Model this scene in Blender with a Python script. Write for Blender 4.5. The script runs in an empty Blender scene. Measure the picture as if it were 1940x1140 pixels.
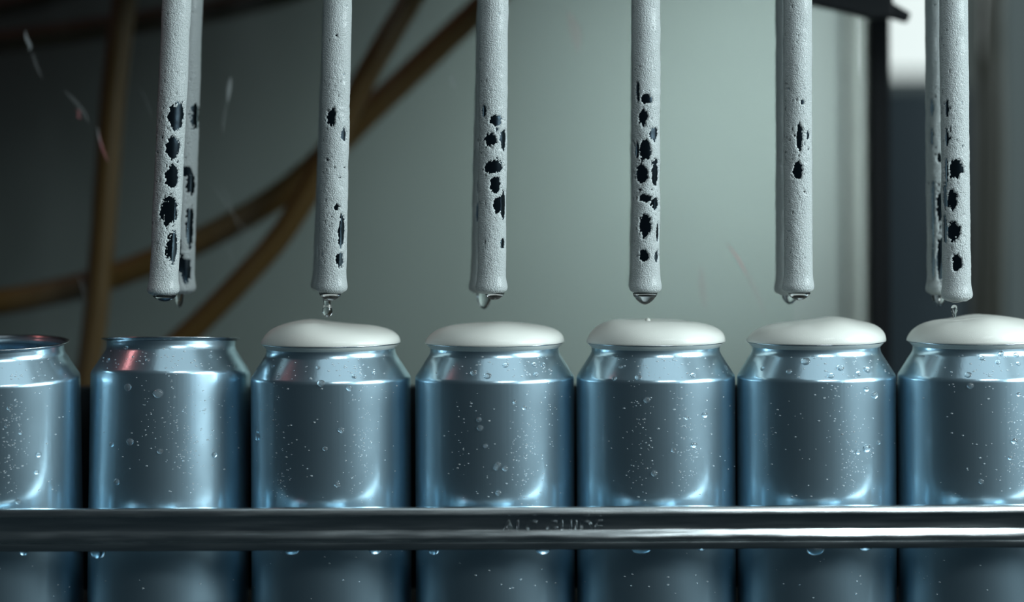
import bpy, bmesh, math, random
import numpy as np
from mathutils import Vector, Matrix

# ------------------------------------------------------------------ camera
C = bpy.context.scene.collection
SC = bpy.context.scene
W, H = 1940.0, 1140.0
LENS, SENSOR = 85.0, 36.0
F = LENS / SENSOR * W                 # focal length in pixels of the frame
D = 1.008                             # camera to can-axis distance (m)
CX, CY = 1220.0, 370.0                # where the optical axis meets the frame
ROLL = 0.0041
RIM_PY = 646.0
CAN_H = 0.122
CAMZ = CAN_H + (RIM_PY - CY) * D / F  # belt surface is z = 0

cam_d = bpy.data.cameras.new('camera')
cam = bpy.data.objects.new('camera', cam_d)
C.objects.link(cam)
cam_d.lens = LENS
cam_d.sensor_width = SENSOR
cam_d.shift_x = (W / 2 - CX) / W
cam_d.shift_y = (CY - H / 2) / W
cam_d.clip_start = 0.01
cam.location = (0, -D, CAMZ)
cam.rotation_euler = (math.pi / 2, ROLL, 0)
cam_d.dof.use_dof = True
cam_d.dof.focus_distance = D - 0.022
cam_d.dof.aperture_fstop = 3.2
SC.camera = cam

# ------------------------------------------------------------------ world, lights, exposure
SC.view_settings.view_transform = 'Standard'
SC.view_settings.look = 'None'
SC.view_settings.gamma = 1.0
SC.view_settings.use_curve_mapping = False
SC.view_settings.exposure = 0.0
world = bpy.data.worlds.new('world')
SC.world = world
world.use_nodes = True
world.node_tree.nodes['Background'].inputs[0].default_value = (0.45, 0.70, 0.85, 1)
world.node_tree.nodes['Background'].inputs[1].default_value = 0.024
SC.cycles.caustics_reflective = True
SC.cycles.caustics_refractive = False
SC.cycles.max_bounces = 10
SC.cycles.transparent_max_bounces = 16
SC.cycles.sample_clamp_indirect = 6.0


def area(name, loc, target, sx, sy, power, col):
    d = bpy.data.lights.new(name, 'AREA')
    d.shape = 'RECTANGLE'
    d.size, d.size_y = sx, sy
    d.energy = power
    d.color = col
    o = bpy.data.objects.new(name, d)
    C.objects.link(o)
    o.location = loc
    v = Vector(target) - Vector(loc)
    o.rotation_euler = v.to_track_quat('-Z', 'Y').to_euler()
    return o


# long high window of the hall, to the right of the camera
area('hall_window', (1.12, -0.36, CAMZ + 0.36), (0.03, 0, 0.13), 1.00, 0.42, 21.0, (0.86, 0.985, 1.0))
# ceiling lamp above and behind the camera
area('ceiling_lamp', (0.34, -1.05, CAMZ + 0.70), (0.05, 0, 0.12), 0.45, 0.26, 3.6, (0.86, 0.97, 1.0))
# broad dim ceiling light over the line
area('overhead_light', (0.25, -0.62, 1.55), (0.05, 0, 0.12), 1.5, 0.9, 2.6, (0.80, 0.95, 1.0))
# dim cool daylight along the right side of the hall
area('side_daylight', (1.65, -0.75, CAMZ + 0.44), (0.0, 0, 0.10), 2.0, 0.45, 7.5, (0.62, 0.86, 1.0))
# added fill light behind the guard panel, brightens the right of the back sheet
rl = area('wall_fill_light', (0.275, 0.20, 0.34), (0.015, 0.46, 0.19), 0.10, 0.25, 0.64, (0.90, 1.0, 0.98))
rl.data.spread = math.radians(52)
# small red indicator beacon up at the left of the line
area('indicator_lamp', (-1.22, 0.05, 1.36), (0.0, 0.0, 0.11), 0.12, 0.12, 0.8, (1.0, 0.30, 0.28))


def P(px, py, y=0.0):
    """A point of the place at depth y (m behind the can axes) seen at frame pixel px, py."""
    dx, dy = px - CX, py - CY
    lx, ly = dx - ROLL * dy, dy + ROLL * dx
    k = (D + y) / F
    return Vector((lx * k, y, CAMZ - ly * k))


def K(y):
    return (D + y) / F


# ------------------------------------------------------------------ numpy noise
def _hash(i, j, k, seed):
    h = (i * 374761393 + j * 668265263 + k * 2147483647 + seed * 1274126177) & 0xFFFFFFFF
    h = ((h ^ (h >> 13)) * 1274126177) & 0xFFFFFFFF
    h = h ^ (h >> 16)
    return (h & 0xFFFF) / 65535.0


def noise(x, y, z, seed=0):
    xi, yi, zi = np.floor(x).astype(np.int64), np.floor(y).astype(np.int64), np.floor(z).astype(np.int64)
    fx, fy, fz = x - xi, y - yi, z - zi
    fx, fy, fz = [t * t * (3 - 2 * t) for t in (fx, fy, fz)]
    r = 0
    for a in (0, 1):
        for b in (0, 1):
            for c in (0, 1):
                w = (fx if a else 1 - fx) * (fy if b else 1 - fy) * (fz if c else 1 - fz)
                r = r + w * _hash(xi + a, yi + b, zi + c, seed)
    return r * 2 - 1


def sstep(a, b, x):
    t = np.clip((x - a) / (b - a), 0, 1)
    return t * t * (3 - 2 * t)


# ------------------------------------------------------------------ materials
def mat(name):
    m = bpy.data.materials.new(name)
    m.use_nodes = True
    nt = m.node_tree
    b = nt.nodes['Principled BSDF']
    return m, nt, b


def N(nt, typ, **kw):
    n = nt.nodes.new(typ)
    for k, v in kw.items():
        if k in n.inputs.keys() if isinstance(k, str) else False:
            n.inputs[k].default_value = v
        else:
            setattr(n, k, v)
    return n


def simple(name, col, rough=0.5, metal=0.0, bump=0.0, bscale=50.0, var=0.0, **kw):
    m, nt, b = mat(name)
    b.inputs['Base Color'].default_value = (*col, 1)
    b.inputs['Roughness'].default_value = rough
    b.inputs['Metallic'].default_value = metal
    for k, v in kw.items():
        b.inputs[k.replace('_', ' ')].default_value = v
    tc = N(nt, 'ShaderNodeTexCoord')
    no = N(nt, 'ShaderNodeTexNoise')
    no.inputs['Scale'].default_value = bscale
    no.inputs['Detail'].default_value = 4
    nt.links.new(tc.outputs['Object'], no.inputs['Vector'])
    if bump:
        bu = N(nt, 'ShaderNodeBump')
        bu.inputs['Strength'].default_value = bump
        bu.inputs['Distance'].default_value = 0.001
        nt.links.new(no.outputs['Fac'], bu.inputs['Height'])
        nt.links.new(bu.outputs['Normal'], b.inputs['Normal'])
    if var:
        mx = N(nt, 'ShaderNodeMix', data_type='RGBA')
        mx.inputs[6].default_value = (*[c * (1 - var) for c in col], 1)
        mx.inputs[7].default_value = (*[min(1, c * (1 + var)) for c in col], 1)
        nt.links.new(no.outputs['Fac'], mx.inputs[0])
        nt.links.new(mx.outputs[2], b.inputs['Base Color'])
    return m


CAN_COL = (0.60, 0.81, 0.93, 1)


def can_metal():
    """Drawn aluminium: fine vertical ironing lines, faint smudges."""
    m, nt, b = mat('drawn_aluminium')
    b.inputs['Metallic'].default_value = 1
    b.inputs['Base Color'].default_value = CAN_COL
    tc = N(nt, 'ShaderNodeTexCoord')
    mp = N(nt, 'ShaderNodeMapping')
    mp.inputs['Scale'].default_value = (900, 900, 8)
    no = N(nt, 'ShaderNodeTexNoise')
    no.inputs['Scale'].default_value = 1.0
    no.inputs['Detail'].default_value = 3
    nt.links.new(tc.outputs['Object'], mp.inputs['Vector'])
    nt.links.new(mp.outputs['Vector'], no.inputs['Vector'])
    bu = N(nt, 'ShaderNodeBump')
    bu.inputs['Strength'].default_value = 0.10
    bu.inputs['Distance'].default_value = 0.0002
    nt.links.new(no.outputs['Fac'], bu.inputs['Height'])
    nt.links.new(bu.outputs['Normal'], b.inputs['Normal'])
    n2 = N(nt, 'ShaderNodeTexNoise')
    n2.inputs['Scale'].default_value = 60
    n2.inputs['Detail'].default_value = 5
    nt.links.new(tc.outputs['Object'], n2.inputs['Vector'])
    mr = N(nt, 'ShaderNodeMapRange')
    mr.inputs['To Min'].default_value = 0.13
    mr.inputs['To Max'].default_value = 0.27
    nt.links.new(n2.outputs['Fac'], mr.inputs['Value'])
    nt.links.new(mr.outputs['Result'], b.inputs['Roughness'])
    # a second, satin lobe from the microscopic ironing marks
    sat = N(nt, 'ShaderNodeBsdfPrincipled')
    sat.inputs['Metallic'].default_value = 1
    sat.inputs['Base Color'].default_value = CAN_COL
    sat.inputs['Roughness'].default_value = 0.50
    nt.links.new(bu.outputs['Normal'], sat.inputs['Normal'])
    mx = N(nt, 'ShaderNodeMixShader')
    mx.inputs[0].default_value = 0.27
    nt.links.new(b.outputs[0], mx.inputs[1])
    nt.links.new(sat.outputs[0], mx.inputs[2])
    nt.links.new(mx.outputs[0], nt.nodes['Material Output'].inputs['Surface'])
    return m


def foam_mat(name, col, cell, strength, rough=0.4, coat=0.3):
    m, nt, b = mat(name)
    b.inputs['Base Color'].default_value = (*col, 1)
    b.inputs['Roughness'].default_value = rough
    b.inputs['Coat Weight'].default_value = coat
    b.inputs['Coat Roughness'].default_value = 0.12
    tc = N(nt, 'ShaderNodeTexCoord')
    vo = N(nt, 'ShaderNodeTexVoronoi')
    vo.inputs['Scale'].default_value = 1.0 / cell
    nt.links.new(tc.outputs['Object'], vo.inputs['Vector'])
    v2 = N(nt, 'ShaderNodeTexVoronoi')
    v2.inputs['Scale'].default_value = 2.3 / cell
    nt.links.new(tc.outputs['Object'], v2.inputs['Vector'])
    ad = N(nt, 'ShaderNodeMath', operation='ADD')
    nt.links.new(vo.outputs['Distance'], ad.inputs[0])
    nt.links.new(v2.outputs['Distance'], ad.inputs[1])
    bu = N(nt, 'ShaderNodeBump')
    bu.invert = True
    bu.inputs['Strength'].default_value = strength
    bu.inputs['Distance'].default_value = 0.0005
    nt.links.new(ad.outputs[0], bu.inputs['Height'])
    nt.links.new(bu.outputs['Normal'], b.inputs['Normal'])
    return m


def water_mat():
    m, nt, b = mat('water')
    b.inputs['Base Color'].default_value = (0.95, 0.98, 1, 1)
    b.inputs['Roughness'].default_value = 0.02
    b.inputs['IOR'].default_value = 1.33
    b.inputs['Transmission Weight'].default_value = 1.0
    return m


def spatter_mat(name, tr):
    """Beady spatter, part clear, part white to stand in for refracted light."""
    m, nt, b = mat(name)
    b.inputs['Base Color'].default_value = (0.93, 0.97, 0.98, 1)
    b.inputs['Roughness'].default_value = 0.06
    b.inputs['IOR'].default_value = 1.33
    b.inputs['Transmission Weight'].default_value = tr
    return m


def acrylic_mat():
    """Clear guard sheet: mostly see-through, a little gloss, a thin haze of smears."""
    m, nt, b = mat('clear_acrylic')
    out = nt.nodes['Material Output']
    tr = N(nt, 'ShaderNodeBsdfTransparent')
    tr.inputs[0].default_value = (0.96, 0.98, 0.97, 1)
    b.inputs['Base Color'].default_value = (0.75, 0.80, 0.80, 1)
    b.inputs['Roughness'].default_value = 0.25
    tc = N(nt, 'ShaderNodeTexCoord')
    mp = N(nt, 'ShaderNodeMapping')
    mp.inputs['Scale'].default_value = (22, 22, 7)
    no = N(nt, 'ShaderNodeTexNoise')
    no.inputs['Scale'].default_value = 1.0
    no.inputs['Detail'].default_value = 5
    nt.links.new(tc.outputs['Object'], mp.inputs['Vector'])
    nt.links.new(mp.outputs['Vector'], no.inputs['Vector'])
    mr = N(nt, 'ShaderNodeMapRange')
    mr.inputs['From Min'].default_value = 0.45
    mr.inputs['From Max'].default_value = 0.75
    mr.inputs['To Min'].default_value = 0.003
    mr.inputs['To Max'].default_value = 0.025
    nt.links.new(no.outputs['Fac'], mr.inputs['Value'])
    mx = N(nt, 'ShaderNodeMixShader')
    nt.links.new(mr.outputs['Result'], mx.inputs[0])
    nt.links.new(tr.outputs[0], mx.inputs[1])
    nt.links.new(b.outputs[0], mx.inputs[2])
    nt.links.new(mx.outputs[0], out.inputs['Surface'])
    return m


def faint(name, col, fac):
    m, nt, b = mat(name)
    out = nt.nodes['Material Output']
    b.inputs['Base Color'].default_value = (*col, 1)
    b.inputs['Roughness'].default_value = 0.3
    tr = N(nt, 'ShaderNodeBsdfTransparent')
    mx = N(nt, 'ShaderNodeMixShader')
    mx.inputs[0].default_value = fac
    nt.links.new(tr.outputs[0], mx.inputs[1])
    nt.links.new(b.outputs[0], mx.inputs[2])
    nt.links.new(mx.outputs[0], out.inputs['Surface'])
    return m


def rail_metal():
    m, nt, b = mat('worn_stainless')
    b.inputs['Metallic'].default_value = 1
    tc = N(nt, 'ShaderNodeTexCoord')
    mp = N(nt, 'ShaderNodeMapping')
    mp.inputs['Scale'].default_value = (35, 300, 500)
    no = N(nt, 'ShaderNodeTexNoise')
    no.inputs['Scale'].default_value = 1.0
    no.inputs['Detail'].default_value = 6
    nt.links.new(tc.outputs['Object'], mp.inputs['Vector'])
    nt.links.new(mp.outputs['Vector'], no.inputs['Vector'])
    mr = N(nt, 'ShaderNodeMapRange')
    mr.inputs['To Min'].default_value = 0.12
    mr.inputs['To Max'].default_value = 0.32
    nt.links.new(no.outputs['Fac'], mr.inputs['Value'])
    nt.links.new(mr.outputs['Result'], b.inputs['Roughness'])
    cr = N(nt, 'ShaderNodeMix', data_type='RGBA')
    cr.inputs[6].default_value = (0.50, 0.56, 0.58, 1)
    cr.inputs[7].default_value = (0.78, 0.84, 0.85, 1)
    nt.links.new(no.outputs['Fac'], cr.inputs[0])
    nt.links.new(cr.outputs[2], b.inputs['Base Color'])
    bu = N(nt, 'ShaderNodeBump')
    bu.inputs['Strength'].default_value = 0.15
    bu.inputs['Distance'].default_value = 0.0004
    nt.links.new(no.outputs['Fac'], bu.inputs['Height'])
    nt.links.new(bu.outputs['Normal'], b.inputs['Normal'])
    return m


def emit(name, col, strength):
    m, nt, b = mat(name)
    b.inputs['Base Color'].default_value = (0.6, 0.62, 0.62, 1)
    b.inputs['Emission Color'].default_value = (*col, 1)
    b.inputs['Emission Strength'].default_value = strength
    b.inputs['Roughness'].default_value = 0.2
    return m


M = dict(
    can=can_metal(),
    lip=simple('rolled_aluminium_lip', (0.62, 0.68, 0.72), 0.22, 1.0, 0.03, 200),
    foam=foam_mat('beer_foam', (0.84, 0.85, 0.79), 0.00045, 0.12, 0.45, 0.25),
    tubefoam=foam_mat('clinging_foam', (0.60, 0.65, 0.65), 0.0007, 0.75, 0.5, 0.25),
    pipe=simple('wet_steel_pipe', (0.13, 0.18, 0.22), 0.16, 1.0, 0.05, 300),
    steel=simple('brushed_steel', (0.45, 0.49, 0.50), 0.32, 1.0, 0.08, 120),
    water=water_mat(),
    bead=spatter_mat('beaded_water', 0.93),
    spatter=spatter_mat('brightened_spatter', 0.66),  # white share of the drops imitates light caught inside them
    rail=rail_metal(),
    dark=simple('dark_machine_steel', (0.05, 0.06, 0.065), 0.4, 0.6, 0.1, 90),
    deck=simple('grey_belt_plastic', (0.05, 0.058, 0.062), 0.9, 0.0, 0.1, 120, 0.0, Specular_IOR_Level=0.1),
    wall=simple('grey_green_sheet', (0.128, 0.157, 0.153), 0.7, 0.0, 0.05, 14, 0.06),
    trim=simple('pale_trim', (0.135, 0.158, 0.15), 0.6, 0.0, 0.03, 40),
    black=simple('black_plastic', (0.004, 0.007, 0.010), 0.6, 0.0, 0.05, 80),
    hose=simple('amber_rubber_hose', (0.13, 0.066, 0.013), 0.5, 0.0, 0.1, 90, 0.12),
    hosedark=simple('brown_rubber_hose', (0.07, 0.045, 0.018), 0.55, 0.0, 0.1, 90, 0.12),
    blue=simple('blue_painted_steel', (0.018, 0.034, 0.045), 0.5, 0.0, 0.05, 20, 0.1),
    olive=simple('olive_hose', (0.022, 0.020, 0.009), 0.5, 0.0, 0.1, 90),
    greywall=simple('grey_cabinet_paint', (0.065, 0.082, 0.082), 0.6, 0.0, 0.05, 20, 0.06),
    acrylic=acrylic_mat(),
    pink=faint('red_glint_scratch', (0.95, 0.38, 0.40), 0.45),  # scratch with reflected red light put into its colour
    pinkfaint=faint('faint_red_glint', (0.85, 0.45, 0.45), 0.16),  # red reflection painted as a faint streak on the sheet
    white=faint('whitish_scratch', (0.85, 0.92, 0.92), 0.5),
    whitefaint=faint('faint_whitish_smear', (0.85, 0.9, 0.9), 0.14),
    glowdim=emit('frosted_pane', (0.86, 0.95, 0.92), 0.17),
    glow=emit('daylight_pane', (0.86, 0.95, 0.91), 0.68),
)


# ------------------------------------------------------------------ object helpers
def mesh_np(name, verts, quads, tris=None, smooth=True):
    me = bpy.data.meshes.new(name)
    faces = [tuple(q) for q in np.asarray(quads).tolist()] if quads is not None and len(quads) else []
    if tris is not None and len(tris):
        faces += [tuple(t) for t in np.asarray(tris).tolist()]
    me.from_pydata(np.asarray(verts).tolist(), [], faces)
    if smooth:
        me.polygons.foreach_set('use_smooth', [True] * len(me.polygons))
    me.update()
    return me


def link(name, me, material, parent=None, loc=None):
    o = bpy.data.objects.new(name, me)
    C.objects.link(o)
    if material is not None and me is not None and not me.materials:
        me.materials.append(material)
    if parent is not None:
        o.parent = parent
    if loc is not None:
        o.location = loc
    return o


def tag(o, label=None, cat=None, group=None, kind=None):
    if label:
        o['label'] = label
    if cat:
        o['category'] = cat
    if group:
        o['group'] = group
    if kind:
        o['kind'] = kind
    return o


def empty(name, loc):
    o = bpy.data.objects.new(name, None)
    o.empty_display_size = 0.01
    C.objects.link(o)
    o.location = loc
    return o


def grid_quads(rows, cols, wrap=True):
    r = np.arange(rows - 1)[:, None]
    c = np.arange(cols if wrap else cols - 1)[None, :]
    c2 = (c + 1) % cols
    a = r * cols + c
    b = r * cols + c2
    d = (r + 1) * cols + c
    e = (r + 1) * cols + c2
    return np.stack([a, b, e, d], -1).reshape(-1, 4)


def lathe(name, prof, seg=96, cap_start=False, cap_end=False):
    """prof: list of (radius, z); outward normals when z rises along an outer wall."""
    pr = np.array(prof, float)
    a = np.linspace(0, 2 * math.pi, seg, endpoint=False)
    v = np.stack([pr[:, 0:1] * np.cos(a), pr[:, 0:1] * np.sin(a), np.repeat(pr[:, 1:2], seg, 1)], -1).reshape(-1, 3)
    q = grid_quads(len(pr), seg)
    v, t = v.tolist(), []
    if cap_start:
        v.append([0, 0, pr[0, 1]])
        t += [[len(v) - 1, (i + 1) % seg, i] for i in range(seg)]
    if cap_end:
        v.append([0, 0, pr[-1, 1]])
        o = (len(pr) - 1) * seg
        t += [[len(v) - 1, o + i, o + (i + 1) % seg] for i in range(seg)]
    return mesh_np(name, v, q, t)


def smooth_prof(pts, n=6):
    """Catmull-Rom through profile points."""
    p = [np.array(x, float) for x in pts]
    p = [2 * p[0] - p[1]] + p + [2 * p[-1] - p[-2]]
    out = []
    for i in range(1, len(p) - 2):
        for k in range(n):
            t = k / n
            out.append(0.5 * ((2 * p[i]) + (p[i + 1] - p[i - 1]) * t + (2 * p[i - 1] - 5 * p[i] + 4 * p[i + 1] - p[i + 2]) * t * t
                              + (-p[i - 1] + 3 * p[i] - 3 * p[i + 1] + p[i + 2]) * t ** 3))
    out.append(p[-2])
    return out


def sweep(name, pts, rad, seg=20, n=10):
    path = smooth_prof(pts, n)
    path = [Vector(p) for p in path]
    verts = []
    up = Vector((0, 1, 0))
    for i, p in enumerate(path):
        t = (path[min(i + 1, len(path) - 1)] - path[max(i - 1, 0)]).normalized()
        s = t.cross(up).normalized()
        u = s.cross(t).normalized()
        for k in range(seg):
            a = 2 * math.pi * k / seg
            verts.append(p + s * (rad * math.cos(a)) + u * (rad * math.sin(a)))
    verts = [tuple(v) for v in verts]
    q = grid_quads(len(path), seg).tolist()
    t = []
    verts += [tuple(path[0]), tuple(path[-1])]
    o = (len(path) - 1) * seg
    for k in range(seg):
        t.append([len(verts) - 2, (k + 1) % seg, k])
        t.append([len(verts) - 1, o + k, o + (k + 1) % seg])
    me = mesh_np(name, verts, q, t)
    bm = bmesh.new()
    bm.from_mesh(me)
    bmesh.ops.recalc_face_normals(bm, faces=bm.faces)
    bm.to_mesh(me)
    bm.free()
    return me


def box_mesh(name, lo, hi, bevel=0.0):
    bm = bmesh.new()
    bmesh.ops.create_cube(bm, size=1)
    lo, hi = Vector(lo), Vector(hi)
    for v in bm.verts:
        v.co = Vector([(lo[i] + hi[i]) / 2 + v.co[i] * (hi[i] - lo[i]) for i in range(3)])
    if bevel:
        bmesh.ops.bevel(bm, geom=list(bm.edges), offset=bevel, segments=3, affect='EDGES', profile=0.5)
    me = bpy.data.meshes.new(name)
    bm.to_mesh(me)
    bm.free()
    return me


def box(name, lo, hi, material, parent=None, bevel=0.0):
    return link(name, box_mesh(name, lo, hi, bevel), material, parent)


def prism_x(name, prof, x0, x1, nx=2, wobble=None):
    """Extrude a closed (y, z) outline along x."""
    n = len(prof)
    xs = np.linspace(x0, x1, nx)
    v = []
    for i, x in enumerate(xs):
        for j, (y, z) in enumerate(prof):
            if wobble:
                dy, dz = wobble(x, j)
                v.append((x, y + dy, z + dz))
            else:
                v.append((x, y, z))
    q = grid_quads(nx, n).tolist()
    me = bpy.data.meshes.new(name)
    me.from_pydata(v, [], [tuple(f) for f in q] + [tuple(range(n)), tuple(range((nx - 1) * n, nx * n))[::-1]])
    bm = bmesh.new()
    bm.from_mesh(me)
    bmesh.ops.recalc_face_normals(bm, faces=bm.faces)
    bm.to_mesh(me)
    bm.free()
    me.update()
    return me


def auto_smooth(me, angle=35):
    me.polygons.foreach_set('use_smooth', [True] * len(me.polygons))
    bm = bmesh.new()
    bm.from_mesh(me)
    for e in bm.edges:
        if len(e.link_faces) == 2 and e.calc_face_angle(0) > math.radians(angle):
            e.smooth = False
    bm.to_mesh(me)
    bm.free()


# ------------------------------------------------------------------ the setting
BX0, BX1 = -0.75, 0.75
deck = box('floor', (BX0, -0.050, -0.02), (BX1, 0.16, 0.0), M['deck'], None, 0.002)
tag(deck, 'dark grey conveyor deck under the row of cans', None, None, 'structure')

WY = 0.46                                   # sheet wall behind the guard panel
xr = P(1642, 300, WY).x
wall = box('wall_back', (-1.1, WY, -0.35), (xr, WY + 0.02, 0.75), M['wall'])
tag(wall, 'grey green sheet wall behind the filling tubes', None, None, 'structure')
tl, trr = P(1606, 300, WY).x, P(1640, 300, WY).x
trim = box('trim_1', (tl, WY - 0.006, -0.35), (trr, WY, 0.75), M['trim'], None, 0.001)
tag(trim, 'pale vertical edge strip on the sheet wall', None, None, 'structure')

# window and hall far behind, right
FY = 1.35
a, b_ = P(1560, -160, FY), P(1800, 140, FY)
win = empty('window_1', (a.x, FY, b_.z))
tag(win, 'bright out of focus window pane at top right behind the tubes', None, None, 'structure')
wv = Vector((a.x, FY, b_.z))
link('pane', box_mesh('pane', (0, 0, 0), (b_.x - a.x, 0.01, a.z - b_.z)), M['glow'], win)
link('window_sill', box_mesh('window_sill', (-0.02, -0.02, -0.02), (b_.x - a.x + 0.02, 0.01, 0.0), 0.003), M['trim'], win)
link('window_frame', box_mesh('window_frame', (-0.03, -0.01, -0.02), (0.0, 0.012, a.z - b_.z + 0.02), 0.003), M['trim'], win)
link('window_frame', box_mesh('window_frame', (b_.x - a.x, -0.01, -0.02), (b_.x - a.x + 0.03, 0.012, a.z - b_.z + 0.02), 0.003), M['trim'], win)
a2, b2 = P(1822, -160, FY), P(1900, 92, FY)
win2 = empty('window_2', (a2.x, FY, b2.z))
tag(win2, 'dim grey blurred pane right of the bright window', None, None, 'structure')
link('pane', box_mesh('pane', (0, 0, 0), (b2.x - a2.x, 0.01, a2.z - b2.z)), M['glowdim'], win2)
link('window_frame', box_mesh('window_frame', (b2.x - a2.x, -0.01, -0.02), (b2.x - a2.x + 0.02, 0.012, a2.z - b2.z + 0.02), 0.003), M['greywall'], win2)
hw = box('wall_far', (-0.3, FY + 0.02, -0.5), (2.2, FY + 0.05, 1.2), M['greywall'])
tag(hw, 'dim grey far wall of the hall behind the machine', None, None, 'structure')

# ------------------------------------------------------------------ background things
PY = 0.20
p0, p1 = P(1643, 300, PY), P(1683, 300, PY)
post = empty('door_post', ((p0.x + p1.x) / 2, PY, -0.30))
tag(post, 'black upright post at the right edge of the grey green sheet', 'post')
hwid = (p1.x - p0.x) / 2
link('upright', box_mesh('upright', (-hwid, -0.012, 0), (hwid, 0.012, 1.0), 0.002), M['black'], post)
link('foot', box_mesh('foot', (-0.03, -0.03, 0.0), (0.03, 0.03, 0.008), 0.001), M['black'], post)

AY = 0.13
ar = empty('latch_arm', P(1660, -25, AY))
tag(ar, 'black latch arm with a stub end crossing the post top right', 'latch')
o0 = ar.location
k = K(AY)


def poly_prism(name, pts, y0, y1, bevel=0.0):
    bm = bmesh.new()
    vs = [bm.verts.new((p[0], y0, p[1])) for p in pts]
    f = bm.faces.new(vs)
    r = bmesh.ops.extrude_face_region(bm, geom=[f])
    for g in r['geom']:
        if isinstance(g, bmesh.types.BMVert):
            g.co.y = y1
    bmesh.ops.recalc_face_normals(bm, faces=bm.faces)
    if bevel:
        bmesh.ops.bevel(bm, geom=list(bm.edges), offset=bevel, segments=2, affect='EDGES', profile=0.5)
    me = bpy.data.meshes.new(name)
    bm.to_mesh(me)
    bm.free()
    return me


def rel(pts, y, o):
    return [(P(px, py, y).x - o.x, P(px, py, y).z - o.z) for px, py in pts]


link('arm', poly_prism('arm', rel([(1500, -60), (1500, 2), (1545, 12), (1600, 24), (1652, 37), (1690, 34), (1690, -10), (1660, -60)], AY, o0), -0.006, 0.006, 0.0012), M['black'], ar)
link('stub', poly_prism('stub', rel([(1684, 2), (1684, 34), (1706, 40), (1718, 44), (1725, 26), (1704, 14)], AY, o0), -0.004, 0.004, 0.001), M['black'], ar)
link('pivot_boss', box_mesh('pivot_boss', (-0.008, 0.004, -0.004), (0.008, PY - AY - 0.011, 0.012), 0.001), M['black'], ar)

CYD = 0.95
c0, c1 = P(1655, 165, CYD), P(1838, 900, CYD)
cab = empty('steel_cabinet', ((c0.x + c1.x) / 2, CYD, c1.z))
tag(cab, 'dark blue steel cabinet below the bright window', 'cabinet')
cw, ch = (c1.x - c0.x) / 2, c0.z - c1.z
link('cabinet_body', box_mesh('cabinet_body', (-cw, 0, 0), (cw, 0.30, ch), 0.006), M['blue'], cab)
link('cabinet_door', box_mesh('cabinet_door', (-cw * 0.94, -0.012, 0.02), (cw * 0.94, 0.0, ch * 0.97), 0.003), M['blue'], cab)
link('handle', box_mesh('handle', (cw * 0.7, -0.03, ch * 0.5), (cw * 0.76, -0.012, ch * 0.65), 0.003), M['black'], cab)

GY = 0.62
g0, g1 = P(1903, -300, GY), P(2350, 1250, GY)
gp = empty('grey_panel', ((g0.x + g1.x) / 2, GY, g1.z))
tag(gp, 'grey green upright machine panel at the far right edge', 'panel')
gw, gh = (g1.x - g0.x) / 2, g0.z - g1.z
link('sheet', box_mesh('sheet', (-gw, 0, 0), (gw, 0.02, gh), 0.004), M['greywall'], gp)
link('edge_channel', box_mesh('edge_channel', (-gw - 0.003, -0.004, 0), (-gw + 0.006, 0.024, gh), 0.001), M['greywall'], gp)

# unseen panel added right of view, blocks hall window light from the back sheet
up = empty('side_light_blocker', (0.335, 0.02, 0.0))
tag(up, 'dark unseen panel added right of the view to shade the back sheet', 'side panel')
link('sheet', box_mesh('sheet', (-0.012, -0.050, 0.0), (0.012, 0.330, 0.75), 0.003), M['dark'], up)
link('base_plate', box_mesh('base_plate', (-0.03, -0.06, -0.02), (0.03, 0.34, 0.0), 0.002), M['dark'], up)

# unseen steel sheet added above the view to keep front light off the wall
hp = empty('wall_shade_sheet', (0.0, 0.078, 0.30))
tag(hp, 'unseen steel sheet added above the view to shade the back wall', 'panel')
link('sheet', box_mesh('sheet', (-0.70, -0.002, 0.0), (0.312, 0.002, 0.62), 0.0008), M['steel'], hp)
link('stiffener', box_mesh('stiffener', (-0.70, -0.012, 0.60), (0.312, -0.002, 0.62), 0.0008), M['steel'], hp)

# hoses
HR = 0.0062


def hose(label, pts, y, m, rad=HR):
    w = [P(px, py, yy if yy is not None else y) for px, py, yy in [(q + (None,))[:3] for q in pts]]
    base = w[0].copy()
    o = link('rubber_hose', sweep('rubber_hose', [tuple(p - base) for p in w], rad), m)
    o.location = base
    tag(o, label, 'hose', 'hoses behind the guard panel')
    return o


hose('amber hose hanging near vertical at the far left', [(262, -160), (236, 0), (214, 180), (203, 330), (192, 480), (176, 640), (150, 800), (120, 960)], 0.20, M['hose'])
hose('dark brown hose running across the top left corner', [(-300, 125), (-120, 98), (0, 80), (110, 66), (215, 50), (330, 32), (460, 8), (620, -40), (760, -110)], 0.26, M['hosedark'])
hose('dark hose clipping the very top left corner of the picture', [(-300, 90), (-120, 44), (0, 16), (90, -6), (200, -50)], 0.29, M['hosedark'], 0.0055)
hose('amber hose sweeping from upper centre down to the left edge', [(1060, -130), (975, -45), (900, 24), (790, 128), (690, 222), (620, 292), (540, 362), (440, 424), (330, 478), (200, 528), (90, 556), (0, 572), (-150, 590), (-300, 600)], 0.215, M['hose'], 0.0066)
hose('amber hose dropping steeply from top centre to behind the second can', [(850, -130), (785, -12), (728, 84), (676, 178), (630, 270), (585, 362), (530, 448), (460, 528), (390, 600), (320, 664), (240, 730), (160, 790)], 0.19, M['hose'], 0.0060)
hose('olive hose hanging behind the rightmost tube', [(1990, -175, 0.619), (1940, -190, 0.60), (1880, -150, 0.55), (1856, -40, 0.52), (1852, 160), (1853, 300), (1850, 450), (1846, 620), (1842, 800)], 0.52, M['olive'], 0.0040)
hose('olive hose hanging beside the grey panel at right', [(1990, -130, 0.617), (1950, -150, 0.61), (1905, -110, 0.57), (1886, -20, 0.54), (1884, 120), (1887, 260), (1885, 420), (1880, 600), (1876, 800)], 0.54, M['olive'], 0.0055)

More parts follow.
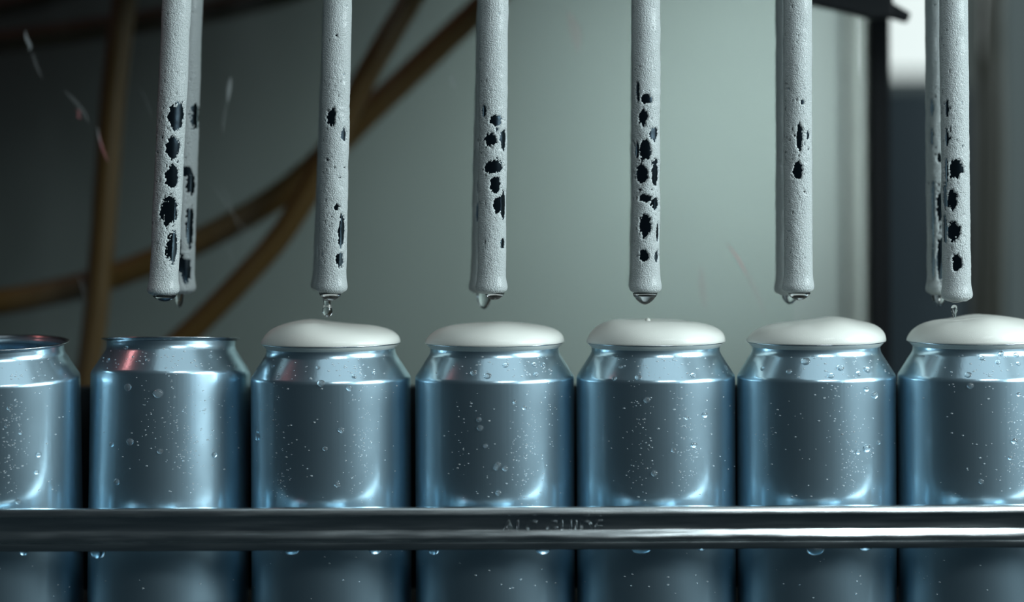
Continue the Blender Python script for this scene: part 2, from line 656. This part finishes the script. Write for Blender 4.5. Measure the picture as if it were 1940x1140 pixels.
# clear guard panel with its scratches
GPY = 0.075
gx0, gx1 = P(-260, 0, GPY).x, P(1500, 0, GPY).x
guard = empty('guard_panel', ((gx0 + gx1) / 2, GPY, 0.0))
tag(guard, 'clear scratched acrylic guard sheet behind the tubes', 'guard panel')
link('clear_sheet', box_mesh('clear_sheet', (gx0 - guard.location.x, 0, 0.0), (gx1 - guard.location.x, 0.004, 0.302)), M['acrylic'], guard)


def scratch(pts, wpx, m):
    """A thin raised scuff following a path on the sheet, tapering at both ends."""
    w = smooth_prof([tuple(P(px, py, GPY)) for px, py in pts], 8)
    n = len(w)
    v, q = [], []
    for i, p in enumerate(w):
        t = Vector(w[min(i + 1, n - 1)]) - Vector(w[max(i - 1, 0)])
        s = Vector((-t.z, 0, t.x)).normalized()
        hw_ = wpx * K(GPY) * 0.5 * max(0.08, math.sin(math.pi * (i + 0.3) / (n - 0.4)))
        c = Vector(p) - guard.location
        v += [tuple(c - s * hw_ + Vector((0, -0.00005, 0))), tuple(c + Vector((0, -0.0003, 0))), tuple(c + s * hw_ + Vector((0, -0.00005, 0)))]
    for i in range(n - 1):
        a_ = i * 3
        q += [(a_, a_ + 1, a_ + 4, a_ + 3), (a_ + 1, a_ + 2, a_ + 5, a_ + 4)]
    link('scratch', mesh_np('scratch', v, q), m, guard)


scratch([(1366, 450), (1392, 480), (1418, 525), (1440, 572), (1452, 606)], 7, M['pinkfaint'])
scratch([(1378, 462), (1398, 490), (1416, 523)], 4, M['pink'])
scratch([(187, 250), (191, 272), (198, 292), (206, 308)], 5, M['pink'])
scratch([(184, 240), (188, 262), (194, 280)], 3, M['white'])
scratch([(48, 58), (50, 72), (57, 88), (54, 96)], 6, M['white'])
scratch([(142, 208), (150, 212), (148, 222), (156, 224)], 5, M['pink'])
scratch([(60, 95), (68, 122), (80, 150)], 6, M['whitefaint'])
scratch([(120, 170), (140, 190), (160, 215), (168, 235)], 8, M['whitefaint'])
scratch([(437, 145), (434, 168), (431, 195)], 8, M['white'])
scratch([(428, 190), (424, 225), (421, 258)], 5, M['whitefaint'])
scratch([(268, 170), (280, 200), (292, 232)], 3, M['whitefaint'])
scratch([(398, 345), (430, 390), (456, 440), (474, 478)], 2.0, M['whitefaint'])
scratch([(392, 340), (440, 400), (480, 450), (500, 462)], 2.0, M['whitefaint'])
scratch([(412, 340), (432, 372), (442, 402)], 2.0, M['whitefaint'])
scratch([(438, 450), (436, 480), (450, 510)], 2.0, M['whitefaint'])
scratch([(146, 520), (154, 545), (161, 572)], 3, M['whitefaint'])
scratch([(155, 522), (162, 548), (166, 560)], 2, M['whitefaint'])
scratch([(1075, 20), (1090, 60), (1095, 100)], 22, M['pinkfaint'])
scratch([(852, 140), (858, 155), (862, 172)], 9, M['whitefaint'])
scratch([(1328, 500), (1330, 540), (1336, 590)], 12, M['pinkfaint'])

# ------------------------------------------------------------------ guide rails
RY = -0.0445                                 # front face plane of the near rail
rz = P(1220, 959.5, RY).z
prof = [(-4.2, 0.6), (-3.6, 0.1), (-2.4, 0.0), (-1.2, 0.06), (-0.75, 0.22), (-0.42, 0.6), (-0.05, 1.5), (0.35, 2.5), (0.42, 2.85), (0.2, 3.15), (-0.6, 3.45),
        (-0.85, 3.9), (-0.85, 8.7), (-0.7, 9.3), (-0.1, 10.4), (0.45, 11.8), (0.65, 12.7), (0.6, 13.05), (-0.1, 13.25), (-0.2, 13.55), (0.0, 13.8),
        (0.45, 14.0), (0.6, 14.5), (0.55, 16.0), (0.3, 16.8), (-0.5, 17.1), (-3.8, 17.1), (-4.4, 16.5), (-4.4, 1.4)]
pr = [(RY - f * 0.001, rz - z * 0.001) for f, z in prof]
rrng = np.random.RandomState(5)


def rail_wob(x, j):
    z = prof[j][1]
    amp = 0.00022 if 8.5 < z < 13.1 and prof[j][0] > -2 else 0.00005
    n1 = float(noise(np.array(x * 45.0), np.array(z * 0.15), np.array(0.0), 3))
    n2 = float(noise(np.array(x * 160.0), np.array(z * 0.3), np.array(4.0), 4))
    return amp * (n1 + 0.5 * n2), amp * 0.6 * n2


rail = empty('guide_rail', (0, RY, 0))
tag(rail, 'worn stainless guide rail across the front of the cans', 'rail')
me = prism_x('rail_profile', [(y - RY, z) for y, z in pr], BX0, BX1, 420, rail_wob)
auto_smooth(me, 40)
link('rail_profile', me, M['rail'], rail)
for bx_ in (-0.62, -0.31, 0.0, 0.31, 0.62):
    link('rail_bracket', box_mesh('rail_bracket', (bx_ - 0.006, -0.001, 0.0), (bx_ + 0.006, 0.0035, rz - 0.0165), 0.0008), M['dark'], rail) if abs(bx_) > 0.5 else None

# engraved lettering on the rail web
cu = bpy.data.curves.new('engraving', 'FONT')
cu.body = 'ALC GUIDE'
cu.size = 0.0072
cu.space_character = 1.12
cu.extrude = 0.00001
cu.fill_mode = 'NONE'
cu.bevel_depth = 0.000024
cu.bevel_resolution = 0
eo = bpy.data.objects.new('tmp_text', cu)
C.objects.link(eo)
bpy.context.view_layer.update()
em = bpy.data.meshes.new_from_object(eo.evaluated_get(bpy.context.evaluated_depsgraph_get()))
bpy.data.objects.remove(eo)
em.name = 'engraving'
em.materials.clear()
eng = link('engraving', em, M['rail'], rail)
ep = P(952, 1009, RY + 0.0008)
eng.location = (ep.x, 0.00069, ep.z)
eng.rotation_euler = (math.pi / 2, 0, 0)
eng['label'] = 'faint letters engraved in the rail face'

# rear guide rail, seen only as darkness between the cans
rear = empty('rear_guide_rail', (0, 0.040, 0))
tag(rear, 'dark guide rail behind the cans, seen in the gaps between them', 'rail')
zt = P(1220, 728, 0.045).z
link('rail_profile', box_mesh('rail_profile', (BX0, 0.004, 0.012), (BX1, 0.012, zt), 0.001), M['dark'], rear)
for bx_ in (-0.6, 0.0, 0.6):
    link('rail_bracket', box_mesh('rail_bracket', (bx_ - 0.01, 0.012, 0.0), (bx_ + 0.01, 0.02, zt - 0.01), 0.001), M['dark'], rear)


# water hanging below the near rail
def cap_mesh(name, seg, rings, flat=0.55, sag=0.0):
    """Unit droplet: dome of radius 1 along +z over the xy plane, with optional sag towards -y."""
    v, q, t = [], [], []
    for r in range(rings):
        th = (math.pi / 2) * (1 - r / rings)
        for s in range(seg):
            a_ = 2 * math.pi * s / seg
            x, y, z = math.sin(th) * math.cos(a_), math.sin(th) * math.sin(a_), math.cos(th) * flat
            if y > 0:
                x *= 1 - sag * y * 0.5
                y *= 1 + sag * 0.4
                z *= 1 - sag * 0.35 * max(0, y)
            v.append((x, y, z))
    q = grid_quads(rings, seg).tolist()
    v.append((0, 0, flat))
    o = (rings - 1) * seg
    t = [[len(v) - 1, o + i, o + (i + 1) % seg] for i in range(seg)]
    v.append((0, 0, -0.15))
    t += [[len(v) - 1, (i + 1) % seg, i] for i in range(seg)]
    return mesh_np(name, v, q, t)


hang = cap_mesh('hanging_drop', 20, 8, 1.0)
for px, py, w, h in [(184, 1042, 30, 15), (43, 1043, 16, 8), (552, 1040, 30, 9), (710, 1040, 26, 8), (821, 1040, 20, 10), (1028, 1039, 28, 10), (1215, 1039, 40, 9), (1330, 1038, 16, 5), (1545, 1038, 36, 14), (1640, 1037, 26, 6)]:
    kk = K(RY)
    p = P(px, py, RY)
    d = link('hanging_drop', hang, M['water'], rail)
    d.location = (p.x, 0.0015, rz - 0.0170)
    d.rotation_euler = (math.pi, 0, 0)
    d.scale = (w * kk / 2, min(0.002, w * kk / 2), (p.z - P(px, py + h, RY).z))

# ------------------------------------------------------------------ cans
RB = 0.0331                                   # body radius
body_prof = [(0.000, 0.0072), (0.012, 0.0066), (0.019, 0.0046), (0.0228, 0.0010), (0.0240, 0.0000), (0.0252, 0.0008), (0.0285, 0.0040),
             (0.0315, 0.0075), (0.0328, 0.0110)]
body_prof = [tuple(p) for p in smooth_prof(body_prof, 3)]
zc = CAN_H


def zp(py):                                   # height on a can for a pixel row of can 4
    return zc - (py - RIM_PY) * D / F


CONE = math.atan(0.64)


def can_wall():
    """Wall radius from the body up to the neck, by integrating its slope over pixel rows."""
    rows = np.arange(722.0, 651.0, -0.75)
    ang = np.interp(-rows, [-716.5, -708.0, -672.0, -660.0, -655.0, -651.0], [0, CONE, CONE, 0.0, 0.0, -0.35])
    out_, r_ = [], RB
    for j, (py, a_) in enumerate(zip(rows, ang)):
        out_.append((r_, zp(py)))
        r_ -= math.tan(a_) * 0.75 * D / F
    return out_


up_s = [(RB, 0.0150), (RB, 0.040), (RB, 0.070), (RB, 0.090)] + can_wall()
RN = up_s[-1][0]
inner = [(RN - 0.0001, zp(650)), (RN - 0.0004, zp(660)), (0.0274, zp(672)), (0.0300, zp(690)), (0.0322, zp(706)), (0.0328, zp(720)), (0.0329, 0.05), (0.0329, 0.016), (0.025, 0.008), (0.0, 0.0085)]
outer_prof = body_prof + up_s
body_mesh = lathe('can_body', outer_prof + inner, 128)
rim_prof = [(0.0271, zp(652)), (0.0274, zp(650.4)), (0.0280, zp(649.2)), (0.0286, zp(648.6)), (0.0289, zp(647.6)), (0.0288, zp(646.4)), (0.0282, zp(646.2)), (0.0275, zp(647.4)), (0.0270, zp(649.6)), (0.0269, zp(652))]
rim_mesh = lathe('rim', rim_prof + rim_prof[:1], 128)

# outer profile lookup for droplet placement
_pz = np.array([p[1] for p in outer_prof[len(body_prof):]])
_prr = np.array([p[0] for p in outer_prof[len(body_prof):]])
drop_big = cap_mesh('water_droplet', 16, 6, 0.55, 0.25)


def zfront(py, r=0.0325):
    """Height on a can wall facing the camera for a frame row."""
    return CAMZ - (py - CY) * K(-r)


def surf(z):
    r = float(np.interp(z, _pz, _prr))
    dr = (float(np.interp(z + 0.0006, _pz, _prr)) - float(np.interp(z - 0.0006, _pz, _prr))) / 0.0012
    return r, dr


def drop_frame(u, z):
    """position and axes on the can wall; u = angle from the camera-facing side, positive to the right"""
    r, dr = surf(z)
    n = Vector((math.sin(u), -math.cos(u), -dr)).normalized()
    t = Vector((math.cos(u), math.sin(u), 0))
    return Vector((r * math.sin(u), -r * math.cos(u), z)), n, t


def foam_head(seed, hl, hr, hmid, peak, overhang=0.0290, nub=None):
    """Foam cap standing on the rim. Heights (mm) left, right, mid."""
    seg, rings = 96, 28
    a_ = np.linspace(0, 2 * math.pi, seg, endpoint=False)[None, :]
    s = np.linspace(0, 1, rings)[:, None]                 # 0 = edge under the rim, 1 = centre
    th = s * (math.pi / 2)
    e = 0.50
    rr = np.cos(th) ** 0.55
    zz = np.sin(th) ** 0.85
    x = rr * np.cos(a_)
    y = rr * np.sin(a_)
    tx = np.clip(x * 0.5 + 0.5, 0, 1)
    hgt = hl + (hr - hl) * sstep(0.1, 0.95, tx)
    hgt = hgt + (hmid - (hl + hr) / 2) * np.exp(-((x - peak) / 0.35) ** 2)
    n1 = noise(x * 1.6 + 7, y * 1.6, zz * 0 + seed, seed)
    n2 = noise(x * 3.4, y * 3.4 + 5, zz * 0 + seed, seed + 9)
    hgt = hgt * (1 + 0.05 * n1 + 0.02 * n2)
    R = overhang * (1 + 0.012 * noise(np.cos(a_) * 2 + seed, np.sin(a_) * 2, zz * 0, seed + 3))
    # left flank slumps thinner, right flank is full
    zf = zz ** (1 + 0.55 * np.clip(-np.cos(a_), 0, 1) * (1 - s))
    X, Y, Z = x * R, y * R, zf * hgt * 0.001 + 0 * x
    v = np.stack([X, Y, Z], -1)
    # tucked skirt below the rim edge
    sk = np.stack([np.cos(a_[0]) * 0.0283, np.sin(a_[0]) * 0.0283, np.full(seg, -0.0006)], -1)[None]
    sk2 = np.stack([np.cos(a_[0]) * 0.0260, np.sin(a_[0]) * 0.0260, np.full(seg, -0.0030)], -1)[None]
    sk3 = np.stack([np.cos(a_[0]) * 0.0002, np.sin(a_[0]) * 0.0002, np.full(seg, -0.0030)], -1)[None]
    v = np.concatenate([sk3, sk2, sk, v], 0)
    rows = v.shape[0]
    return mesh_np('foam_head', v.reshape(-1, 3), grid_quads(rows, seg))


random.seed(11)
px_c = [4, 316, 627, 937, 1242, 1546, 1851]
py_rim = [None] * 7
tilt = [3.0, -4.6, 0, 0, 0, 0, 0]
labels = ['leftmost empty open can tipped forward with its dark mouth showing',
          'second can from the left, empty without foam, tipped slightly back',
          'foam topped can third from the left with a long drop falling above it',
          'foam topped can fourth from the left with a patch of white scuffs low on it',
          'foam topped can with a tiny nub on its foam, third from the right',
          'foam topped can second from the right beside the black post',
          'rightmost foam topped can cut off by the picture edge']
foam_par = {2: (9.0, 7.2, 9.0, -0.3), 3: (7.6, 7.8, 8.3, 0.1), 4: (9.6, 8.6, 8.9, -0.2), 5: (7.6, 8.8, 9.6, 0.25), 6: (8.8, 9.6, 10.4, 0.1)}
# larger droplets (offset from the can axis in px, row)
big = {0: [(104, 857, 13), (100, 890, 11), (57, 764, 9), (52, 798, 8), (76, 812, 9), (70, 943, 12), (-20, 700, 9)],
       1: [(-54, 752, 17), (6, 764, 20), (-48, 856, 16), (-87, 861, 13), (-75, 932, 15), (11, 874, 12), (-18, 700, 10), (-103, 700, 11), (-66, 676, 10), (95, 694, 11), (107, 882, 13)],
       2: [(-131, 820, 12), (-131, 831, 18), (37, 812, 13), (0, 723, 15), (52, 733, 13), (7, 847, 10), (29, 915, 12), (60, 712, 11), (95, 708, 10), (-8, 695, 9), (-99, 695, 9), (-85, 713, 9)],
       3: [(-22, 793, 11), (-20, 809, 13), (-10, 843, 10), (27, 692, 12), (-6, 711, 15), (-33, 706, 13), (81, 693, 12), (85, 711, 12), (98, 694, 11), (13, 879, 13), (27, 886, 12), (10, 884, 12), (45, 760, 9), (63, 772, 10), (14, 932, 12)],
       4: [(-36, 715, 14), (90, 788, 15), (69, 844, 14), (-7, 896, 13), (-20, 757, 13), (68, 713, 13), (134, 704, 13), (-69, 697, 9), (-81, 718, 11), (30, 853, 10), (55, 792, 9)],
       5: [(-30, 687, 18), (35, 699, 15), (16, 713, 14), (88, 705, 16), (70, 711, 13), (-62, 706, 12), (-110, 703, 11), (102, 753, 17), (85, 740, 13), (85, 853, 18), (68, 859, 11), (110, 844, 10)],
       6: [(-10, 682, 12), (-38, 713, 14), (-35, 733, 13), (28, 674, 13), (58, 678, 13), (60, 694, 11), (48, 838, 14), (40, 870, 10), (57, 750, 10), (80, 802, 12), (-16, 914, 11), (20, 690, 11)]}

for i, cx in enumerate(px_c):
    base = P(cx, RIM_PY, 0)
    can = empty('beverage_can', (base.x, 0, 0.0))
    if tilt[i]:
        t = math.radians(tilt[i])
        rb = 0.0240
        # pivot on the standing ring: tip forward (+) about its front, back (-) about its rear
        py_ = -rb if t > 0 else rb
        can.rotation_euler = (t, 0, 0)
        yy, zz_ = py_ * math.cos(t), py_ * math.sin(t)
        can.location = (base.x, py_ - yy, -zz_)
    else:
        can.rotation_euler = (0, 0, math.radians(random.uniform(0, 1)))
    tag(can, labels[i], 'can', 'open beverage cans in the filling row')
    link('can_body', body_mesh, M['can'], can)
    link('rim', rim_mesh, M['lip'], can)
    if i in foam_par:
        hl, hr, hm, pk = foam_par[i]
        fh = link('foam_head', foam_head(20 + i, hl, hr, hm, pk), M['foam'], can)
        fh.location = (0, 0, zp(646.6))
        fh['label'] = 'off white foam cap'
        if i == 4:
            nb = link('foam_nub', cap_mesh('foam_nub', 12, 5, 1.0), M['foam'], fh)
            nb.location = (-0.0032, -0.002, 0.0086)
            nb.scale = (0.0011, 0.0011, 0.0014)
    # counted droplets
    kk = K(-0.030)
    for dx, py, w in big[i]:
        z = zfront(py)
        r, _ = surf(z)
        u = math.asin(max(-0.97, min(0.97, dx * kk / r)))
        p, n, t_ = drop_frame(u, z)
        d = link('water_droplet', drop_big, M['bead'], can)
        dn = t_.cross(n).normalized()
        if dn.z > 0:
            dn = -dn
        # local x = along the wall sideways, y = downhill, z = outward
        m3 = Matrix((dn.cross(n), dn, n)).transposed()
        d.location = p - n * 0.00004
        d.rotation_euler = m3.to_euler()
        s = w * kk / 2
        d.scale = (s, s * 0.85, s * 0.9)
    # fine spray of tiny droplets, joined
    rr = random.Random(100 + i)
    v, f = [], []
    spots = []
    for _ in range(55):                        # neck
        spots.append((rr.triangular(-1.2, 1.35, 0.5), zfront(rr.uniform(676, 716)), rr.choice([3, 3.5, 4, 5, 6])))
    cl = [(rr.gauss(0.42, 0.08), rr.uniform(770, 920)) for _ in range(4)] + [(rr.uniform(-0.9, 0.9), rr.uniform(740, 920)) for _ in range(3)]
    for cu_, cpy in cl:                        # drifts of fine mist running down
        for _ in range(26):
            spots.append((rr.gauss(cu_, 0.07), zfront(rr.gauss(cpy, 42)), rr.choice([2, 2.5, 2.5, 3, 3.5, 4.5])))
    for _ in range(70):
        spots.append((rr.triangular(-1.3, 1.4, 0.4), zfront(rr.uniform(730, 950)), rr.choice([2.5, 3, 3.5, 4, 5, 6])))
    for _ in range(16):
        spots.append((rr.uniform(-1.2, 1.2), zfront(rr.uniform(1045, 1150)), rr.choice([3, 4, 5, 6])))
    for u, z, w in spots:
        if not 0.02 < z < zfront(664):
            continue
        p, n, t_ = drop_frame(u, z)
        dn = t_.cross(n).normalized()
        s = w * kk / 2
        o_ = len(v)
        for ring, (cr_, hz) in enumerate([(1.0, -0.1), (0.72, 0.32)]):
            for q_ in range(8):
                a_ = 2 * math.pi * q_ / 8
                v.append(tuple(p + t_ * (math.cos(a_) * cr_ * s) + dn * (math.sin(a_) * cr_ * s * 0.55) + n * (hz * s)))
        v.append(tuple(p + n * (0.5 * s)))
        for q_ in range(8):
            q2 = (q_ + 1) % 8
            f.append((o_ + q_, o_ + q2, o_ + 8 + q2, o_ + 8 + q_))
            f.append((o_ + 8 + q_, o_ + 8 + q2, o_ + 16))
    me = bpy.data.meshes.new('droplet_spray')
    me.from_pydata(v, [], f)
    bm = bmesh.new()
    bm.from_mesh(me)
    bmesh.ops.recalc_face_normals(bm, faces=bm.faces)
    bm.to_mesh(me)
    bm.free()
    me.polygons.foreach_set('use_smooth', [True] * len(me.polygons))
    sp = link('droplet_spray', me, M['spatter'], can)
    sp['kind'] = 'stuff'

# ------------------------------------------------------------------ filling tubes
TR = 0.00535                                  # bare pipe radius
TF = 0.00050                                  # foam thickness
TOPZ = P(1220, -330, 0).z


def drip_mesh(w, h, sharp=1.0, neck=0.0):
    """Hanging drop: top ring of radius w at z=0, tip at z=-h."""
    prof_ = []
    for j in range(13):
        s = j / 12
        r = w * (1 - s ** (1.6 * sharp)) ** 0.62
        if neck:
            r = w * (neck + (1 - neck) * math.sin(math.pi * min(1, s * 0.62 + 0.38)) if s > 0.25 else 1 - (1 - neck - (1 - neck) * 0.9) * s)
        prof_.append((max(r, 1e-5), -h * s))
    return lathe('drip', prof_[::-1], 24, True, True)


def tube(label, y, top, bot, py_bot, patches, seed, grp, cols=96, drip=None, specks=1.0):
    kk = K(y)
    # axis as a straight line through two pixels
    a0, a1 = P(top, 0, y), P(bot, py_bot, y)
    dirv = (a0 - a1) / (a0.z - a1.z)
    L = TOPZ - a1.z
    root = empty('filling_tube', a1)
    tag(root, label, 'filling tube', grp)
    # rows: fine in the visible part
    zvis = a0.z - a1.z + 0.01
    zs = np.concatenate([np.arange(0.0012, zvis, 0.00042), np.linspace(zvis, L, 12)])
    u = np.linspace(0, 2 * math.pi, cols, endpoint=False)[None, :]   # 0 faces the camera, + to the right
    z = zs[:, None]
    cx_, cy_ = np.sin(u) * TR * 1000, -np.cos(u) * TR * 1000
    zm = z * 1000
    mask = np.zeros((len(zs), cols))
    warp1 = noise(cx_ * 0.9 + 0 * zm, cy_ * 0.9 + 0 * zm, zm * 0.9, seed)
    warp2 = noise(cx_ * 2.2 + 0 * zm, cy_ * 2.2 + 0 * zm, zm * 2.2, seed + 1)
    warp3 = noise(cx_ * 1.1 + 3 + 0 * zm, cy_ * 1.1 + 0 * zm, zm * 0.25, seed + 8)
    rpx = (TR + TF) / kk
    for px, py, w, h in patches:
        zc_ = (py_bot - py) * kk
        s = (py_bot - py) / max(1.0, py_bot)
        ax = bot + (top - bot) * s
        uu = math.asin(max(-0.96, min(0.96, (px - ax) / rpx)))
        du = (u - uu + math.pi) % (2 * math.pi) - math.pi
        du = du * TR
        aw, ah = w * kk * 0.55 / max(0.45, math.cos(uu)), h * kk * 0.54
        aw = min(aw, 0.0042)
        d = np.sqrt((du / aw) ** 2 + ((z - zc_) / ah) ** 2)
        d = d + 0.22 * warp1 + 0.26 * warp2 + 0.16 * warp3
        mask = np.maximum(mask, 1 - sstep(0.86, 1.10, d))
    # pits where the film thins, mostly in the middle length
    pn = noise(cx_ * 1.25 + 9 + 0 * zm, cy_ * 1.25 + 0 * zm, zm * 1.0, seed + 5)
    zone = np.exp(-((zm - 62) / 26) ** 2) * 0.9 + 0.25 * np.exp(-((zm - 25) / 15) ** 2)
    low = noise(cx_ * 0.25 + 0 * zm, cy_ * 0.25 + 0 * zm, zm * 0.10, seed + 6)
    pit = sstep(0.74 - 0.16 * specks * zone - 0.10 * low, 0.92 - 0.14 * specks * zone, pn) * sstep(10, 16, zm)
    mask = np.maximum(mask, pit * 0.95)
    lf = noise(cx_ * 0.22 + 0 * zm, cy_ * 0.22 + 0 * zm, zm * 0.13, seed + 2)
    mf = noise(cx_ * 0.8 + 0 * zm, cy_ * 0.8 + 0 * zm, zm * 0.7, seed + 3)
    fine = noise(cx_ * 1.9 + 0 * zm, cy_ * 1.9 + 0 * zm, zm * 1.9, seed + 4)
    # the coat is wettest and smoothest at the lip and far up the tube
    rough = sstep(3, 12, zm) * (1 - 0.6 * sstep(75, 105, zm))
    t = TF * (1 + 0.35 * lf) + (0.00009 * mf + 0.00004 * fine) * rough
    lipb = 0.00075 * np.exp(-((zm - 2.6) / 3.4) ** 2)                # thickened lip
    r = TR + t + lipb
    r = r * (1 - mask) + (TR - 0.00025) * mask
    # rounded lower edge: pull the first rows in
    for j in range(len(zs)):
        zz_ = zs[j]
        if zz_ < 0.0036:
            s = 1 - (zz_ - 0.0012) / 0.0024
            r[j] = r[j] - 0.0011 * (1 - math.sqrt(max(0.0, 1 - s * s)))
    X = np.sin(u) * r + dirv.x * z
    Y = -np.cos(u) * r
    Z = z + 0 * u
    v = np.stack([X, Y, Z], -1).reshape(-1, 3)
    # inner return under the lip
    n0 = len(v)
    ring = np.stack([np.sin(u[0]) * 0.0040, -np.cos(u[0]) * 0.0040, np.full(cols, 0.0004)], -1)
    v = np.concatenate([ring, v], 0)
    link('foam_coating', mesh_np('foam_coating', v, grid_quads(len(zs) + 1, cols)[:, :]), M['tubefoam'], root)
    # bare pipe below the foam
    zz2 = [0.0010, L]
    pv, seg = [], 48
    rings = [(TR - 0.0008, 0.0014), (TR, 0.0022), (TR, L * 0.33), (TR, L * 0.66), (TR, L)]
    for rr_, z_ in rings:
        for q_ in range(seg):
            a_ = 2 * math.pi * q_ / seg
            pv.append((math.sin(a_) * rr_ + dirv.x * z_, -math.cos(a_) * rr_, z_))
    pv.append((0, 0, 0.0014))
    pq = grid_quads(len(rings), seg).tolist()
    pt = [[len(pv) - 1, (q_ + 1) % seg, q_] for q_ in range(seg)]
    link('pipe', mesh_np('pipe', pv, pq, pt), M['pipe'], root)
    for dspec in (drip or []):
        ox, oy, w, h, sharp, neck = dspec
        dm = link('drip', drip_mesh(w * kk / 2, h * kk, sharp, neck), M['water'], root)
        dm.location = (ox * kk, oy, 0.0008)
    return root


YF, YB = -0.017, 0.017
FR, BK = 'front filling tubes', 'rear filling tubes'
tube('front foam coated tube farthest left, leaning, over the second can', YF, 335, 309, 562,
     [(341, 222, 26, 52), (333, 280, 24, 40), (331, 335, 22, 42), (326, 400, 30, 52), (332, 470, 18, 58)], 1, FR, drip=[(3, 0, 46, 13, 1.0, 0)])
tube('rear tube half hidden behind the farthest left front tube', YB, 358, 341, 558,
     [(377, 222, 16, 46), (354, 325, 34, 18), (367, 350, 14, 36), (365, 430, 12, 70), (343, 470, 10, 40), (347, 500, 18, 32), (359, 512, 16, 46)], 2, BK, 72, drip=[(-1, 0, 17, 28, 1.6, 0)])
tube('front foam coated tube over the third can with a long falling drop', YF, 640, 628, 558,
     [(631, 223, 16, 34), (655, 255, 8, 26), (641, 393, 7, 12), (651, 440, 10, 64), (648, 490, 12, 28)], 3, FR, drip=[(-2, 0, 44, 16, 1.0, 0)], specks=0.8)
tube('rear tube showing as a thin edge left of the third can tube', YB, 639, 618, 553, [(612, 470, 6, 30)], 4, BK, 72, drip=[(12, 0, 30, 12, 1.0, 0)])
tube('front foam coated tube over the fourth can with heart shaped bare patches', YF, 936, 931, 558,
     [(944, 228, 22, 20), (931, 266, 20, 26), (957, 265, 10, 36), (938, 315, 40, 26), (940, 350, 18, 32), (946, 390, 18, 30), (956, 390, 8, 52), (955, 460, 8, 20), (917, 210, 8, 24)], 5, FR, drip=[(6, 0, 38, 14, 1.0, 0)])
tube('rear tube showing at the left of the fourth can tube', YB, 930, 917, 557, [(908, 350, 8, 32), (906, 400, 8, 40)], 6, BK, 72, drip=[(0, 0, 28, 32, 1.6, 0)])
tube('front foam coated tube with a ladder of bare patches over the fifth can', YF, 1224, 1223, 558,
     [(1225, 188, 18, 20), (1218, 222, 16, 30), (1240, 255, 16, 26), (1222, 285, 20, 38), (1243, 325, 12, 46), (1214, 328, 22, 36), (1222, 375, 24, 14), (1243, 385, 14, 22),
      (1222, 428, 22, 40), (1247, 440, 6, 32), (1219, 484, 18, 22), (1246, 485, 6, 24), (1207, 175, 6, 36), (1206, 285, 6, 32)], 7, FR, drip=[(-1, 0, 48, 23, 0.85, 0)])
tube('rear tube hidden behind the tube with a ladder of bare patches', YB, 1222, 1219, 553, [(1200, 390, 6, 20)], 8, BK, 72)
tube('front foam coated tube second from the right with two bare patches', YF, 1511, 1512, 557,
     [(1513, 262, 10, 56), (1510, 323, 18, 34), (1519, 195, 6, 9), (1531, 258, 5, 18)], 9, FR, drip=[(2, 0, 44, 16, 1.0, 0)])
tube('rear tube showing dark along the left of the second tube from the right', YB, 1495, 1496, 560, [], 10, BK, 72, drip=[(0, 0, 30, 20, 1.2, 0)], specks=0.2)
tube('front foam coated tube farthest right with four dark bare patches', YF, 1806, 1813, 572,
     [(1807, 320, 24, 36), (1800, 378, 18, 36), (1801, 438, 22, 34), (1809, 497, 17, 30), (1821, 322, 8, 14), (1791, 205, 5, 32), (1790, 260, 5, 32), (1789, 320, 6, 42), (1787, 372, 6, 50), (1787, 432, 6, 50)], 11, FR, drip=[(-2, 0, 34, 5, 1.0, 0)])
tube('rear tube with long bare slots left of the farthest right tube', YB, 1778, 1783, 560,
     [(1776, 300, 8, 18), (1778, 390, 12, 72), (1779, 490, 14, 84), (1764, 400, 6, 120), (1764, 500, 5, 60), (1762, 205, 5, 30), (1762, 260, 5, 30)], 12, BK, 72, drip=[(-4, 0, 28, 24, 1.2, 0)])

# drops caught in the air
def drop_lathe(name, pts):
    return lathe(name, [tuple(max(c, 1e-5) if q == 0 else c for q, c in enumerate(p)) for p in smooth_prof(pts, 4)], 24, True, True)


k_ = K(YF)
d1 = link('falling_drop', drop_lathe('falling_drop', [(0.0, -34), (6.5, -31), (9.5, -25), (9, -17), (7, -9), (7, -3), (9, 0)]), M['water'])
d1.data.transform(Matrix.Scale(k_, 4))
d1.location = P(620, 567, YF)
tag(d1, 'long clear drop falling above the third can foam', 'drop', 'falling drops')
d2 = link('falling_drop', drop_lathe('falling_drop', [(0.0, -24), (3.5, -23), (4.0, -18), (5.5, -12), (6.5, -7), (5.5, -2), (3, 0), (0, 1)]), M['water'])
d2.data.transform(Matrix.Scale(k_, 4))
d2.location = P(1808, 578, YF)
tag(d2, 'small clear drop landing on the rightmost foam cap', 'drop', 'falling drops')

# manifold that carries the tubes, above the picture
mf = empty('tube_manifold', (0, 0, TOPZ))
tag(mf, 'steel manifold block above the picture carrying the filling tubes', 'manifold')
mx0, mx1 = P(200, 0, 0).x, P(1920, 0, 0).x
link('block', box_mesh('block', (mx0, -0.028, -0.004), (mx1, 0.028, 0.03), 0.002), M['steel'], mf)
